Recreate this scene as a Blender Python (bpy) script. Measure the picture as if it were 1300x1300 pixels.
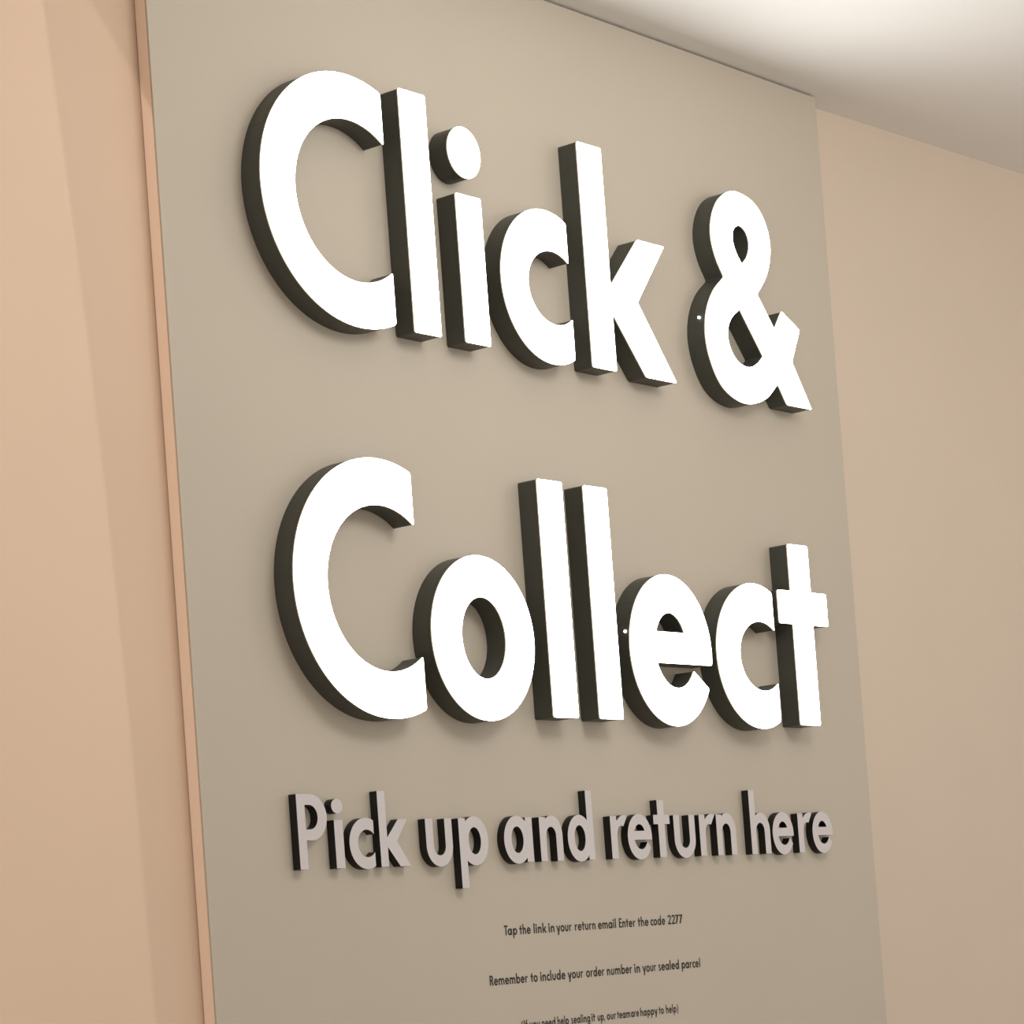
import bpy, bmesh, math, random
import numpy as np
from mathutils import Matrix, Vector
from mathutils.geometry import delaunay_2d_cdt

for o in list(bpy.data.objects):
    bpy.data.objects.remove(o, do_unlink=True)
SC = bpy.context.scene
COL = SC.collection
random.seed(4)

# ------------------------------------------------------------------ camera, world, lights, exposure
# sign units: x along the panel from its left edge, y out of the wall (negative = towards the room), z up;
# S turns a sign unit into metres and Z0 lifts the sign's origin above the floor.
S, Z0 = 0.8, 1.892
def W(x, y, z): return Vector((x * S, y * S, z * S + Z0))

F_PX, RV = 3441.6178, (-0.0652475145, -0.881864989, -0.0522032483)
CAM = (-2.47733663, -2.53303818, -0.489690844)
CX, CY = 638.74, 1080.65
def rodrigues(r):
    r = np.array(r); t = np.linalg.norm(r); k = r / t
    K = np.array([[0, -k[2], k[1]], [k[2], 0, -k[0]], [-k[1], k[0], 0]])
    return np.eye(3) + math.sin(t) * K + (1 - math.cos(t)) * K @ K
R = rodrigues(RV) @ np.array([[1, 0, 0], [0, 0, -1], [0, 1, 0.]])
RB = np.stack([R[0], -R[1], -R[2]]).T
cd = bpy.data.cameras.new('camera')
cam = bpy.data.objects.new('camera', cd); COL.objects.link(cam)
M4 = Matrix([[*map(float, RB[i]), 0.0] for i in range(3)] + [[0, 0, 0, 1]])
M4.translation = W(*CAM)
cam.matrix_world = M4
cd.sensor_width = 36.0
cd.lens = F_PX / 1300 * 36
cd.shift_x = (650 - CX) / 1300
cd.shift_y = (CY - 650) / 1300
cd.clip_start = 0.05
SC.camera = cam

SC.view_settings.view_transform = 'Standard'
SC.view_settings.look = 'None'
SC.view_settings.gamma = 1.0
SC.view_settings.use_curve_mapping = False
SC.view_settings.exposure = 0.0

LETTER_GLOW = 11.0
world = bpy.data.worlds.new('world'); SC.world = world
world.use_nodes = True
bg = world.node_tree.nodes['Background']
bg.inputs[0].default_value = (1.0, 0.985, 0.935, 1)
bg.inputs[1].default_value = 1.1

def aim(o, d):
    o.rotation_euler = Vector(d).to_track_quat('-Z', 'Y').to_euler()
def area_lamp(name, loc, target, size, power, col):
    l = bpy.data.lights.new(name, 'AREA'); l.shape = 'SQUARE'; l.size = size; l.energy = power; l.color = col
    o = bpy.data.objects.new(name, l); COL.objects.link(o); o.location = loc
    aim(o, Vector(target) - Vector(loc)); return o
def spot_lamp(name, loc, d, half, power, col, blend, soft):
    l = bpy.data.lights.new(name, 'SPOT'); l.spot_size = 2 * half; l.spot_blend = blend
    l.energy = power; l.color = col; l.shadow_soft_size = soft
    o = bpy.data.objects.new(name, l); COL.objects.link(o); o.location = loc; aim(o, d); return o
# shop ceiling light ahead of the sign and to its right
area_lamp('ceiling_panel_light', (1.9, -1.2, 2.64), (1.5, 0, 1.6), 0.6, 6, (1.0, 0.95, 0.95))
area_lamp('panel_top_fill', (0.45, -0.95, 2.64), (0.5, 0, 1.7), 0.6, 8.5, (0.97, 1.0, 1.0))  # unseen lamp, added to brighten the top of the panel
# unseen spots, added and fitted for the two beam edges on the left wall
spot_lamp('added_edge_spot', W(-0.9341, -2.8911, 0.9572), (-1.1375, 0.585, -0.1446), 1.35, 30, (0.95, 1.0, 1.0), 0.001, 0.003)
LB = W(-2.1926, -1.1847, 0.9724)
lb = spot_lamp('added_wedge_spot', LB, (0.5485, 0.9567, -0.3469), 0.5659, 36, (1.0, 0.93, 0.84), 0.002, 0.003)
# added beam cut: an upright plane stops the wedge spot at the panel's edge
def beam_cut(o, at):
    l = o.data; l.use_nodes = True; nt = l.node_tree
    d = Vector((at[0], at[1], 0)) - Vector((o.location.x, o.location.y, 0))
    n = o.rotation_euler.to_matrix().transposed() @ Vector((d.y, -d.x, 0)).normalized()
    em = nt.nodes['Emission']
    tc = nt.nodes.new('ShaderNodeTexCoord')
    dp = nt.nodes.new('ShaderNodeVectorMath'); dp.operation = 'DOT_PRODUCT'; dp.inputs[1].default_value = n
    mr = nt.nodes.new('ShaderNodeMapRange'); mr.interpolation_type = 'SMOOTHSTEP'
    mr.inputs['From Min'].default_value = -0.002; mr.inputs['From Max'].default_value = 0.002
    mr.inputs['To Min'].default_value = 1.0; mr.inputs['To Max'].default_value = 0.0
    nt.links.new(tc.outputs['Normal'], dp.inputs[0]); nt.links.new(dp.outputs['Value'], mr.inputs['Value'])
    nt.links.new(mr.outputs['Result'], em.inputs['Strength'])
beam_cut(lb, (-0.001, 0.0))

# ------------------------------------------------------------------ helpers
def material(name, col, rough=0.6, noise=0.0, scale=40, bump=0.0, spec=0.3, emit=None, strength=0.0):
    m = bpy.data.materials.new(name); m.use_nodes = True
    nt = m.node_tree; b = nt.nodes['Principled BSDF']
    b.inputs['Base Color'].default_value = (*col, 1)
    b.inputs['Roughness'].default_value = rough
    b.inputs['Specular IOR Level'].default_value = spec
    if noise or bump:
        tc = nt.nodes.new('ShaderNodeTexCoord')
        nz = nt.nodes.new('ShaderNodeTexNoise'); nz.inputs['Scale'].default_value = scale
        nz.inputs['Detail'].default_value = 5
        nt.links.new(tc.outputs['Object'], nz.inputs['Vector'])
        if noise:
            cr = nt.nodes.new('ShaderNodeValToRGB')
            cr.color_ramp.elements[0].position = 0.3; cr.color_ramp.elements[1].position = 0.7
            cr.color_ramp.elements[0].color = (*[c * (1 - noise) for c in col], 1)
            cr.color_ramp.elements[1].color = (*[min(1, c * (1 + noise)) for c in col], 1)
            nt.links.new(nz.outputs['Fac'], cr.inputs['Fac'])
            nt.links.new(cr.outputs['Color'], b.inputs['Base Color'])
        if bump:
            n2 = nt.nodes.new('ShaderNodeTexNoise'); n2.inputs['Scale'].default_value = scale * 9
            nt.links.new(tc.outputs['Object'], n2.inputs['Vector'])
            bp = nt.nodes.new('ShaderNodeBump'); bp.inputs['Strength'].default_value = bump
            bp.inputs['Distance'].default_value = 0.001
            nt.links.new(n2.outputs['Fac'], bp.inputs['Height'])
            nt.links.new(bp.outputs['Normal'], b.inputs['Normal'])
    if emit:
        b.inputs['Emission Color'].default_value = (*emit, 1)
        b.inputs['Emission Strength'].default_value = strength
    return m
def srgb(r, g, b):
    f = lambda c: c / 12.92 if c <= 0.04045 else ((c + 0.055) / 1.055) ** 2.4
    return tuple(f(v / 255) for v in (r, g, b))

M_WALL = material('pink_beige_paint', srgb(209, 181, 157), 0.75, 0.012, 6, 0.05)
M_WALLR = material('beige_paint', srgb(211, 193, 174), 0.75, 0.012, 6, 0.05)
M_BOARD = material('pink_paint_lit_side', srgb(236, 208, 186), 0.75, 0.012, 6, 0.05)  # light on the panel's side strip put into its colour: paler wall pink
M_PANEL = material('grey_beige_laminate', srgb(190, 178, 161), 0.55, 0.012, 5, 0.04)
M_CEIL = material('ceiling_paint', srgb(240, 237, 233), 0.8, 0.008, 5, 0.03)
M_FLOOR = material('floor_tile', srgb(150, 135, 118), 0.4, 0.05, 3)
M_FACE = material('lit_acrylic', (0.9, 0.9, 0.9), 0.4, emit=(0.985, 1.0, 1.0), strength=LETTER_GLOW)
M_LIP = material('acrylic_edge_bloom', (0.6, 0.56, 0.45), 0.4, emit=(1.0, 0.85, 0.55), strength=0.35)  # warm glow put on the edge to imitate bloom from the lit face
M_RETURN = material('charcoal_return', srgb(74, 74, 67), 0.45, 0.03, 30)
M_SMALLF = material('pale_grey_face', srgb(206, 198, 196), 0.5, 0.01, 30)
M_SMALLB = material('black_edge', srgb(26, 24, 22), 0.5, 0.02, 30)
M_PRINT = material('dark_print', srgb(52, 45, 40), 0.6)
M_GAP = material('dark_joint', srgb(60, 54, 48), 0.9)

def mesh_obj(name, verts, faces, mats, parent=None, midx=None, smooth=False):
    me = bpy.data.meshes.new(name)
    me.from_pydata([tuple(v) for v in verts], [], faces)
    for m in (mats if isinstance(mats, (list, tuple)) else [mats]): me.materials.append(m)
    if midx: me.polygons.foreach_set('material_index', midx)
    if smooth: me.polygons.foreach_set('use_smooth', [True] * len(faces))
    me.update()
    bm = bmesh.new(); bm.from_mesh(me); bmesh.ops.recalc_face_normals(bm, faces=bm.faces); bm.to_mesh(me); bm.free()
    o = bpy.data.objects.new(name, me); COL.objects.link(o)
    if parent: o.parent = parent
    return o
def box_data(a, b):
    (x0, y0, z0), (x1, y1, z1) = a, b
    v = [(x0, y0, z0), (x1, y0, z0), (x1, y1, z0), (x0, y1, z0), (x0, y0, z1), (x1, y0, z1), (x1, y1, z1), (x0, y1, z1)]
    f = [(0, 3, 2, 1), (4, 5, 6, 7), (0, 1, 5, 4), (1, 2, 6, 5), (2, 3, 7, 6), (3, 0, 4, 7)]
    return v, f
def box(name, a, b, m, parent=None):
    v, f = box_data(a, b); return mesh_obj(name, v, f, m, parent)
def empty(name, loc, label, cat, group=None):
    o = bpy.data.objects.new(name, None); COL.objects.link(o); o.location = loc
    o.empty_display_size = 0.05
    o['label'] = label; o['category'] = cat
    if group: o['group'] = group
    return o

# ------------------------------------------------------------------ the setting
CEIL = S * 0.9852 + Z0
YW = 0.0241 * S
T = 0.12
def structure(o): o['kind'] = 'structure'; return o
structure(box('floor', (-4.5, -5.5, -0.1), (5.0, 0.3, 0.0), M_FLOOR))
structure(box('ceiling', (-4.5, -5.5, CEIL), (5.0, 0.3, CEIL + 0.1), M_CEIL))
XS = 0.9      # the two stretches of wall meet behind the panel
structure(box('wall_left', (-4.5, YW, 0.0), (XS, YW + T, CEIL), M_WALL))
# right-hand stretch comes very slightly forward as it runs away
xr0, yr0, xr1, yr1 = XS, 0.0390 * S + 0.0361 * (1.7134 * S - XS), 5.0, 0.0390 * S - 0.0361 * (5.0 - 1.7134 * S)
vv = [(xr0, yr0, 0), (xr1, yr1, 0), (xr1, yr1 + T, 0), (xr0, yr0 + T, 0)]
vv += [(x, y, CEIL) for x, y, z in vv]
structure(mesh_obj('wall_right', vv, box_data((0, 0, 0), (1, 1, 1))[1], M_WALLR))

# ------------------------------------------------------------------ outline tools (all in sign units / 1000)
def ell(cx, cz, rx, rz, a0, a1, n=40):
    return [(cx + rx * math.cos(math.radians(a0 + (a1 - a0) * i / n)), cz + rz * math.sin(math.radians(a0 + (a1 - a0) * i / n))) for i in range(n + 1)]
def rect(x0, z0, x1, z1): return [(x0, z0), (x1, z0), (x1, z1), (x0, z1)]
def ring(cx, cz, rx, rz, tx, tz, n=36):
    out = []
    for a in (0, 180):
        out.append(ell(cx, cz, rx, rz, a, a + 180, n) + ell(cx, cz, rx - tx, rz - tz, a + 180, a, n))
    return out
def cut_ring(cx, cz, rx, rz, ci, ri, zi, cut):
    """open ring whose two terminals are cut upright at x = cut; the inner ellipse has its own centre and radii"""
    ao = math.degrees(math.acos((cut - cx) / rx)); ai = math.degrees(math.acos((cut - ci) / ri))
    return ell(cx, cz, rx, rz, ao, 360 - ao, 64) + ell(ci, cz, ri, zi, 360 - ai, ai, 56)
def spline(pts, sharp=(), closed=True, n=6):
    """smooth closed outline through pts; the indices in sharp stay corners"""
    N = len(pts); P = [Vector(p) for p in pts]; out = []
    def tan(i, side):
        a, b, c = P[(i - 1) % N], P[i], P[(i + 1) % N]
        if i in sharp: return (b - a) if side < 0 else (c - b)
        return (c - a) * 0.5
    for i in range(N):
        j = (i + 1) % N
        if i in sharp and j in sharp: out.append(tuple(P[i])); continue
        L = (P[j] - P[i]).length
        t0 = tan(i, 1); t1 = tan(j, -1)
        t0 = t0.normalized() * L if t0.length else t0; t1 = t1.normalized() * L if t1.length else t1
        for k in range(n):
            u = k / n
            out.append(tuple(P[i] * (2*u**3 - 3*u*u + 1) + t0 * (u**3 - 2*u*u + u) + P[j] * (-2*u**3 + 3*u*u) + t1 * (u**3 - u*u)))
    return out
def inside(p, poly):
    x, y = p; c = False; n = len(poly); j = n - 1
    for i in range(n):
        xi, yi = poly[i]; xj, yj = poly[j]
        if (yi > y) != (yj > y) and x < (xj - xi) * (y - yi) / (yj - yi) + xi: c = not c
        j = i
    return c
def cdt(polys, test):
    vs, es = [], []
    for P in polys:
        b = len(vs); vs += [Vector(p) for p in P]; es += [(b + i, b + (i + 1) % len(P)) for i in range(len(P))]
    v, e, f, *_ = delaunay_2d_cdt(vs, es, [], 0, 1e-4)
    keep = []
    for t in f:
        c = sum((v[i] for i in t), Vector((0, 0))) / len(t)
        if test(c): keep.append(tuple(t))
    return v, keep
def loops_of(v, tris):
    E = {}
    for t in tris:
        a = sum(v[t[i]].x * v[t[(i + 1) % 3]].y - v[t[(i + 1) % 3]].x * v[t[i]].y for i in range(3))
        t = t if a > 0 else t[::-1]
        for i in range(3): E[(t[i], t[(i + 1) % 3])] = 1
    nxt = {}
    for a, b in E:
        if (b, a) not in E: nxt.setdefault(a, []).append(b)
    loops = []
    while nxt:
        s = next(iter(nxt)); L = [s]; c = nxt[s].pop()
        if not nxt[s]: del nxt[s]
        while c != s:
            L.append(c); d = nxt[c].pop()
            if not nxt[c]: del nxt[c]
            c = d
        loops.append([(v[i].x, v[i].y) for i in L])
    return loops
def fillet(L, r):
    P = [Vector(p) for p in L]
    Q = [p for i, p in enumerate(P) if (p - P[i - 1]).length > 1e-3]
    out = []; N = len(Q)
    for i in range(N):
        a, b, c = Q[i - 1], Q[i], Q[(i + 1) % N]
        u, w = (b - a), (c - b); la, lb = u.length, w.length
        ang = abs(u.angle_signed(w)) if la and lb else 0
        if ang > math.radians(32) and r > 0:
            k = min(r, la * 0.45, lb * 0.45)
            p0, p1 = b - u / la * k, b + w / lb * k
            for t in (0, 0.33, 0.67, 1): out.append(tuple(p0 * (1 - t)**2 + b * 2 * t * (1 - t) + p1 * t * t))
        else: out.append(tuple(b))
    return out
def outline(polys, holes=(), r=0.0):
    v, t = cdt(list(polys) + list(holes), lambda c: any(inside(c, P) for P in polys) and not any(inside(c, H) for H in holes))
    loops = [fillet(L, r) for L in loops_of(v, t)]
    return loops
def fill(loops):
    return cdt(loops, lambda c: sum(inside(c, L) for L in loops) % 2 == 1)

# ------------------------------------------------------------------ the alphabet: ascender 360, x-height 225
def glyph(ch, w=60.0):
    """returns (polygons, holes, width, side bearing left, right); w is the stem width"""
    xh, asc, cap, cz, rz = 225, 360, 347, 113, 121
    tx, tz = w * 1.1, w * 1.02
    H = []
    ST, RD = 0.42, 0.2                      # side bearings (in stems)
    if ch == 'l': return [rect(0, 0, w, asc)], H, w, ST, ST
    if ch in 'iI':
        if ch == 'I': return [rect(0, 0, w, cap)], H, w, ST, ST
        return [rect(0, 0, w, xh), ell(w/2 - 2, 290, w * .65, w * .65, 0, 360 * 35/36, 35)], H, w, ST, ST
    if ch == 'o': return ring(116, cz, 116, rz, tx, tz), H, 232, RD, RD
    if ch == 'c': return [cut_ring(116, cz, 116, rz, 62 + tx, 63, rz - tz - 2, 169)], H, 169, RD, .1
    if ch == 'C': return [cut_ring(183, 174, 183, 183, 183, 183 - tx, 183 - tx, 254)], H, 254, RD, .1
    if ch == 'e':
        k = 110; ri, rj = k - tx, rz - tz
        bt, bb = 142 + (60 - w) * .3, 92 + (60 - w) * .6
        a1 = math.degrees(math.asin((bb - cz) / rz)); at = -31
        ci = k + 10 * w / 60; rc = ci - tx          # the lower counter opens a little wider than the upper one
        ti = math.degrees(math.asin((bb - 10 - cz) / rj))
        to = math.degrees(math.atan2((51 - cz) / rz, 101 / k))
        top = ell(k, cz, k, rz, a1, 180, 40) + ell(k, cz, ri, rj, 180, 0, 30)
        low = ell(k, cz, k, rz, 180, 360 + to, 40) + ell(ci, cz, rc, rj, 360 + ti, 180, 30)
        bar = [(tx * .6, bb), (k + k * math.cos(math.radians(a1)), bb), (2 * k - 3, bt), (tx * .6, bt)]
        return [top, low, bar], H, 2 * k, RD, RD
    if ch == 'k':
        d = w - 60
        return [[(w - 10, 124), (w + 3, 142), (137 + d*.2, xh), (208 + d, xh), (127 + d, 121), (216 + d, 0), (136 + d*.2, 0), (w + 3, 90), (w - 10, 106)], rect(0, 0, w, asc)], H, 216 + d, ST, .05
    if ch == 't':
        x = 40 * w / 63 + 2; b = w * .94
        return [rect(x, 0, x + w, 308), rect(0, xh + 3 - b, 2 * x + w + 6, xh + 3)], H, 2 * x + w + 6, .1, .1
    if ch == '&':
        o = [(1292,745),(1254,727),(1229,695),(1221,659),(1230,625),(1250,594),(1215,565),(1192,529),(1184,490),(1192,450),(1217,411),(1254,391),(1298,386),(1350,401),(1389,430),(1413,397),(1490,397),(1438,474),(1470,533),(1417,559),(1391,525),(1346,578),(1375,609),(1393,643),(1397,677),(1387,707),(1364,732),(1330,744)]
        sh = {5, 14, 15, 16, 17, 18, 19, 20, 21}
        t = [(1307,689),(1289,679),(1285,660),(1293,640),(1307,624),(1324,639),(1333,660),(1327,680)]
        b = [(1290,545),(1262,525),(1249,501),(1254,474),(1275,454),(1306,449),(1332,459),(1350,473)]
        mv = lambda L: [(x - 1184, z - 397) for x, z in L]
        return [mv(spline(o, sh))], [mv(spline(t, {4})), mv(spline(b, {0, 7}))], 306, RD, .1
    if ch == 'u':
        r = 97; rb = 103; c = 95
        return [[(0, xh), *ell(r, c, r, rb, 180, 360, 36), (2*r, xh), (2*r - w, xh), *ell(r, c, r - w, rb - tz, 360, 180, 30), (w, xh)]], H, 2*r, ST, ST
    if ch in 'nhmb' and ch != 'b':
        wd = 187; x0 = w * .3; rx = (wd - x0) / 2; cxx = x0 + rx; c = 132; rt = 101
        def arch(s, wd=wd): return [(s + wd - w, 0), (s + wd, 0), *ell(s + cxx, c, rx, rt, 0, 180, 32), *ell(s + wd / 2, c - 4, wd / 2 - w, rt - tz, 180, 0, 26)]
        P = [rect(0, 0, w, asc if ch == 'h' else xh), arch(0)]
        if ch == 'm': P.append(arch(wd - w)); wd = 2 * wd - w
        return P, H, wd, ST, ST
    if ch == 'r':
        return [rect(0, 0, w, xh), [(w - 10, 90), (w - 10, 190), (w + 18, 214), (w + 42, 227), (w + 66, 231), (w + 92, 223), (w + 56, 170), (w + 40, 174), (w + 20, 168), (w + 6, 150), (w, 125)]], H, w + 90, ST, .05
    if ch in 'ad': 
        rx = 106
        return ring(rx, cz, rx, rz, tx, tz) + [rect(229 - w, 0, 229, asc if ch == 'd' else xh)], H, 229, RD, ST
    if ch in 'pb':
        rx = 106
        return ring(224 - rx, cz, rx, rz, tx, tz) + [rect(0, 0 if ch == 'b' else -118, w, asc if ch == 'b' else xh)], H, 224, ST, RD
    if ch == 'g':
        rx = 106; x1 = 229; cb = -10
        hook = ell(x1 - 100, cb, 100, 112, 180, 360, 30) + ell(x1 - 100, cb, 100 - w, 112 - tz, 360, 180, 26)
        return ring(rx, cz, rx, rz, tx, tz) + [rect(x1 - w, cb - 2, x1, xh), hook], H, 229, RD, ST
    if ch == 'y':
        return [[(0, xh), (w * 1.1, xh), (116, 90), (168 - w*.0, xh), (168 + w * 1.05, xh), (75 + w, -118), (75 - w * .1, -118), (98 - w*.25, 8)]], H, 168 + w * 1.05, .05, .05
    if ch == 's':
        r = 62; t = tz
        a = ell(76, 170, 70, 64, 20, 260, 30) + ell(76, 170, 70 - w, 64 - t*.95, 260, 20, 26)
        b = ell(76, 58, 76, 66, 85, -150, 30) + ell(76, 58, 76 - w, 66 - t*.95, -150, 85, 26)
        mid = [(20, 140), (40, 108), (110, 84), (132, 108), (100, 130), (60, 146)]
        return [a, b, mid], H, 152, RD, RD
    if ch == 'f':
        x = 30; b = w * .94
        arm = ell(x + 75, 285, 75, 78, 80, 180, 20) + ell(x + 75, 285, 75 - w, 78 - tz, 180, 80, 16)
        return [rect(x, 0, x + w, 288), arm, rect(0, xh + 3 - b, x*2 + w + 6, xh + 3)], H, x + 92, .1, .02
    if ch == 'P':
        rb = 107; c = cap - rb
        return [rect(0, 0, w, cap), [(w - 5, cap), (90, cap), *ell(90, c, 106, rb, 90, -90, 30), (w - 5, c - rb), (w - 5, c - rb + w*.95), *ell(82, c, 106 - w*1.0, rb - w * .95, -90, 90, 24), (w - 5, cap - w*.95)]], H, 196, ST, .15
    if ch == 'R':
        rb = 100; c = cap - rb
        return [rect(0, 0, w, cap), [(w - 5, cap), (90, cap), *ell(90, c, 100, rb, 90, -90, 30), (w - 5, c - rb), (w - 5, c - rb + w*.95), *ell(84, c, 100 - w, rb - w * .95, -90, 90, 24), (w - 5, cap - w*.95)],
                [(70, 160), (90 + w * .8, 175), (212, 0), (212 - w * 1.25, 0)]], H, 212, ST, .05
    if ch == 'T': return [rect(0, cap - w, 190, cap), rect(95 - w/2, 0, 95 + w/2, cap)], H, 190, .05, -.4
    if ch == 'E': return [rect(0, 0, w, cap), rect(0, cap - w*.95, 165, cap), rect(0, 150, 158, 150 + w*.95), rect(0, 0, 165, w*.95)], H, 165, ST, .1
    if ch == '2':
        return [ell(100, 250, 96, 104, -38, 168, 34) + ell(100, 250, 96 - w, 104 - w, 168, -38, 28), [(0, 0), (196, 0), (196, w), (100, w), (178, 190), (150, 205), (130, 212)]], H, 196, .15, .15
    if ch == '7': return [[(0, cap), (196, cap), (70, 0), (70 - w*1.1, 12), (196 - w*1.75, cap - w), (0, cap - w)]], H, 196, .1, .1
    if ch == ',': return [[(0, -50), (w*.6, -50), (w*1.3, 55), (w*.3, 55)]], H, w * 1.3, .2, .3
    if ch in '()':
        a = ell(150, 130, 150, 250, 127, 233, 24) + ell(150 + w*.9, 130, 150, 244, 233, 127, 24)
        if ch == ')': a = [(115 - x, z) for x, z in a]
        return [a], H, 115, .2, .2
    raise KeyError(ch)

# ------------------------------------------------------------------ solid letters
def prism(loops, y0, y1, f, back=False, front=True):
    """side walls from depth y0 (wall side) to y1 (room side) with a front cap; f maps (x, z) to sign units"""
    verts, faces, kinds = [], [], []
    for L in loops:
        b = len(verts); n = len(L)
        for x, z in L: verts.append((*f(x, z), y0))
        for x, z in L: verts.append((*f(x, z), y1))
        for i in range(n):
            j = (i + 1) % n
            faces.append((b + i, b + j, b + n + j, b + n + i)); kinds.append(1)
    v, t = fill(loops)
    for flag, y in ((front, y1), (back, y0)):
        if not flag: continue
        b = len(verts)
        verts += [(*f(p.x, p.y), y) for p in v]
        faces += [tuple(b + i for i in k) for k in t]; kinds += [0] * len(t)
    return [Vector((x, y, z)) for x, z, y in verts], faces, kinds
def to_local(verts, o):   # sign units -> metres, relative to the thing's origin
    return [W(v.x, v.y, v.z) - o for v in verts]
def weld(o):
    bm = bmesh.new(); bm.from_mesh(o.data); bmesh.ops.remove_doubles(bm, verts=bm.verts, dist=2e-6)
    bmesh.ops.recalc_face_normals(bm, faces=bm.faces); bm.to_mesh(o.data); bm.free()

ORD = ['first', 'second', 'third', 'fourth', 'fifth', 'sixth', 'seventh']
DF, LIPD = 0.0369, 0.0022
def big_letter(ch, x, zb, sx, sz, w, label, pinhole=None):
    o = W(x, 0, zb)
    t = empty('illuminated_letter', o, label, 'letter', 'white illuminated letters of the sign')
    P, H, wd, *_ = glyph(ch, w)
    f = lambda a, b: (x + a * sx / 1000, zb + b * sz / 1000)
    sets = [(P, H, t)]
    if ch == 'i': sets = [(P[:1], H, t), (P[1:], H, None)]
    for P_, H_, par in sets:
        loops = outline(P_, H_, 4.0)
        v, fc, kd = prism(loops, 0.0, -(DF - LIPD), f, back=True, front=True)
        nm = 'side_return' if par else 'dot'
        s = mesh_obj(nm, to_local(v, o), fc, M_RETURN, t); weld(s)
        v, fc, kd = prism(loops, -(DF - LIPD), -DF, f, front=True)
        a = mesh_obj('lit_face' if par else 'dot_face', to_local(v, o), fc, [M_FACE, M_LIP], t if par else s, midx=kd)
        if par: a['label'] = 'glowing white face'
    if pinhole:
        px, pz, py = pinhole
        c = W(px, py, pz) - o
        n = 10; r = 0.0017
        vv = [c + Vector((-0.0005, r * math.cos(6.2832 * i / n), r * math.sin(6.2832 * i / n))) for i in range(n)]
        vv += [p + Vector((0.0015, 0, 0)) for p in vv]
        ff = [tuple(range(n)), tuple(range(2*n - 1, n - 1, -1))] + [(i, (i + 1) % n, n + (i + 1) % n, n + i) for i in range(n)]
        h = mesh_obj('light_leak', vv, ff, M_FACE, t); h['label'] = 'tiny bright hole in the side'
    return t

B1, B2, B3 = 0.3970, -0.1517, -0.3655
S1 = 0.984
row1 = [('C', 155.2, 1.012), ('l', 452, .975), ('i', 564.8, .96), ('c', 658.7, .99), ('k', 869.5, 1.03), ('&', 1184, 1.0)]
row2 = [('C', 164.5, 1.0), ('o', 441.1, 1.0), ('l', 707.4, 1.013), ('l', 820.8, 1.0), ('e', 912, 1.0), ('c', 1147.6, 1.02), ('t', 1337.7, 1.03)]
for i, (c, x, sx) in enumerate(row1):
    if c == '&':
        big_letter(c, x/1000, B1, sx, 1.0, 60, 'white illuminated ampersand at the end of the upper row', (1.1868, 0.520, -0.024))
    else:
        kind = 'capital letter' if c == 'C' else 'letter'
        big_letter(c, x/1000, B1, sx, S1, 60, f'white illuminated {kind} {c}, {ORD[i]} letter of the upper word Click')
for i, (c, x, sx) in enumerate(row2):
    kind = 'capital letter' if c == 'C' else 'letter'
    big_letter(c, x/1000, B2, sx, 1.0, 60, f'white illuminated {kind} {c}, {ORD[i]} letter of the lower word Collect',
               (0.9135, -0.012, -0.028) if c == 'e' else None)

DS, PL = 0.0136, 0.0022
small = [('Pick', [163, 234.5, 263, 325.5]), ('up', [423.5, 496]), ('and', [597.5, 682, 749.2]),
         ('return', [857.5, 900.5, 970.5, 1024, 1094, 1142]), ('here', [1240, 1304, 1382, 1425.8])]
widths = {'P': 58, 'i': 17.4, 'c': 51, 'k': 62, 'u': 57.5, 'p': 65, 'a': 67, 'n': 54.5, 'd': 65, 'r': 43.5, 'e': 63, 't': 43, 'h': 56.5}
for word, xs in small:
    for i, (c, x) in enumerate(zip(word, xs)):
        x /= 1000
        o = W(x, 0, B3)
        kind = 'capital letter' if c == 'P' else 'letter'
        t = empty('raised_letter', o, f'small grey-faced raised {kind} {c}, {ORD[i]} letter of the word {word}', 'letter', 'small raised letters below the lit words')
        P, H, wd, *_ = glyph(c, 53)
        sz = 0.2945; sx = widths[c] / wd
        f = lambda a, b: (x + a * sx / 1000, B3 + b * sz / 1000)
        sets = [(P, t)] if c != 'i' else [(P[:1], t), (P[1:], None)]
        for P_, par in sets:
            loops = outline(P_, H, 1.5)
            v, fc, kd = prism(loops, 0.0, -(DS - PL), f, back=True, front=True)
            s = mesh_obj('edge_body' if par else 'dot', to_local(v, o), fc, M_SMALLB, t); weld(s)
            v, fc, kd = prism(loops, -(DS - PL), -DS, f, front=True)
            a = mesh_obj('face' if par else 'dot_face', to_local(v, o), fc, [M_SMALLF, M_SMALLB], t if par else s, midx=kd)
            if par: a['label'] = 'pale grey front face'

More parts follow.
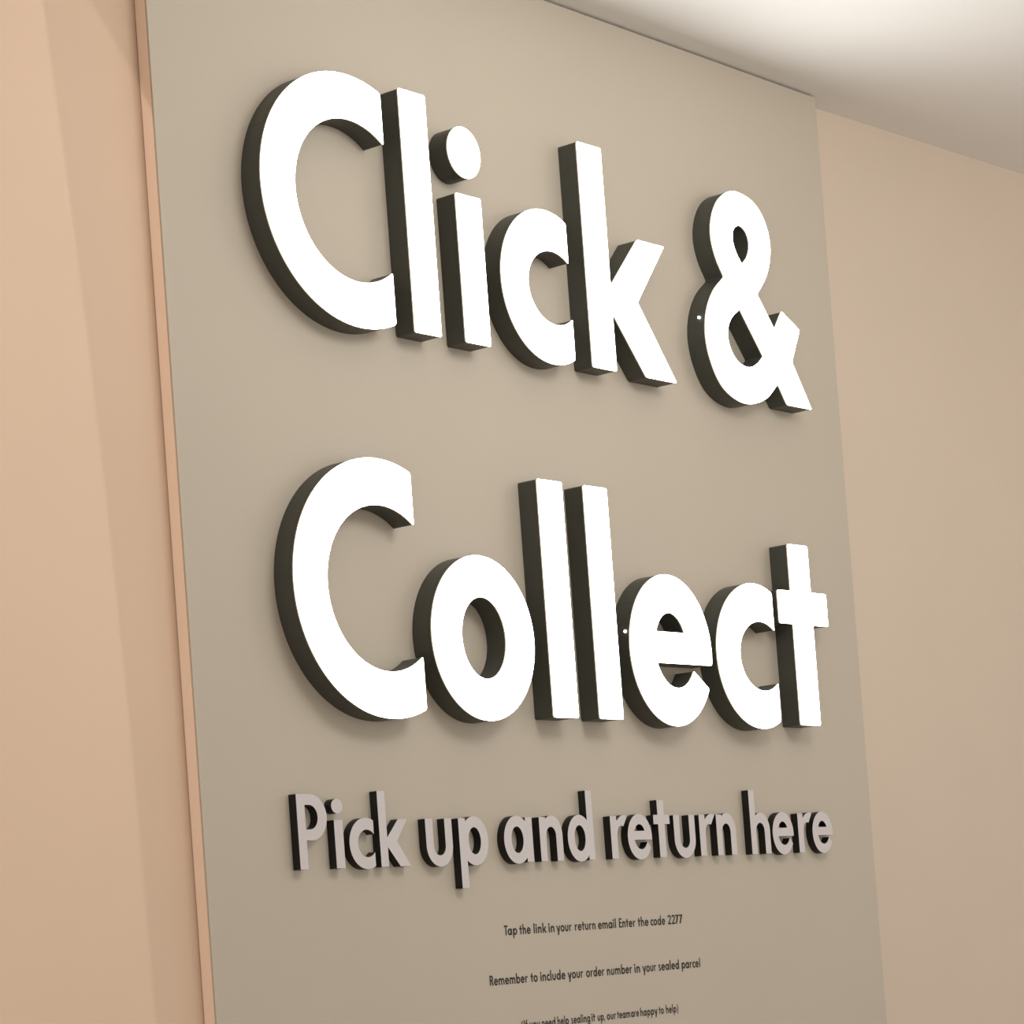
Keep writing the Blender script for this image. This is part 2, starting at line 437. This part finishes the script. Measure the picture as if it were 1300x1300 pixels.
# ------------------------------------------------------------------ the panel with its print
XR = 1.6384 * S
pan = empty('sign_panel', (XR / 2, 0, 0), 'tall grey-beige panel on the wall carrying all the lettering', 'panel')
off = Vector((XR / 2, 0, 0))
def pbox(name, a, b, m):
    return box(name, tuple(Vector(a) - off), tuple(Vector(b) - off), m, pan)
TOP = CEIL - 0.0028
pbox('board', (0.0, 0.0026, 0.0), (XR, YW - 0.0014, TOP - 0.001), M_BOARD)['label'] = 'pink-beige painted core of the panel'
pbox('front_sheet', (0.0, 0.0, 0.0), (XR, 0.0019, TOP), M_PANEL)['label'] = 'grey-beige front sheet'
pbox('joint', (0.0012, 0.0019, 0.0), (XR - 0.001, 0.0026, TOP - 0.001), M_GAP)
pbox('mounting_batten', (0.004, YW - 0.0014, 0.0), (0.03, YW, TOP - 0.002), M_GAP)

def layout(word, w):
    """letters of a word in glyph units, natural spacing"""
    x = 0; out = []
    for i, c in enumerate(word):
        P, H, wd, l, r = glyph(c, w)
        if i: x += (pr + l) * 58
        out.append((c, P, H, x)); x += wd; pr = r
    return out, x
def printed(words, zb, capu, w=60):
    """one line of flat print: words = [(text, x0, x1)] in sign units / 1000"""
    verts, faces = [], []
    s = capu / 347
    for text, x0, x1 in words:
        lay, tot = layout(text, w)
        sx = (x1 - x0) / tot
        for c, P, H, gx in lay:
            loops = outline(P, H, 0)
            v, t = fill(loops)
            b = len(verts)
            verts += [W((x0 + (gx + p.x) * sx) / 1000, -0.0003, (zb + p.y * s) / 1000) - off for p in v]
            faces += [tuple(b + i for i in k) for k in t]
    o = mesh_obj('printed_line', verts, faces, M_PRINT, pan)
    return o
printed([('Tap', 598.2, 628.5), ('the', 633.9, 660.4), ('link', 667.5, 698.5), ('in', 703.3, 717.4), ('your', 722, 759.4), ('return', 767.3, 818.8),
         ('email', 825, 871), ('Enter', 878.7, 921.6), ('the', 927.5, 955.7), ('code', 960.7, 1000), ('2277', 1006.5, 1048)], -471.8, 14.6)['label'] = 'printed line: Tap the link in your return email'
printed([('Remember', 557, 645.5), ('to', 652.1, 668.6), ('include', 675.3, 735.6), ('your', 741.1, 779.5), ('order', 786.5, 832.8), ('number', 839, 904),
         ('in', 909.6, 924.3), ('your', 930.7, 967.1), ('sealed', 973, 1028.7), ('parcel', 1035.4, 1086.7)], -543.6, 14.8)['label'] = 'printed line: Remember to include your order number'
printed([('(If', 622, 637), ('you', 641, 666), ('need', 670.7, 703.3), ('help', 708.4, 735.8), ('sealing', 741.5, 788.5), ('it', 792.3, 801.2), ('up,', 807, 826),
         ('our', 830.3, 854), ('team', 856.7, 890), ('are', 892, 913), ('happy', 916.5, 961.9), ('to', 965.5, 978.5), ('help)', 984.6, 1017.6)], -611.6, 13.0)['label'] = 'printed line: our team are happy to help'
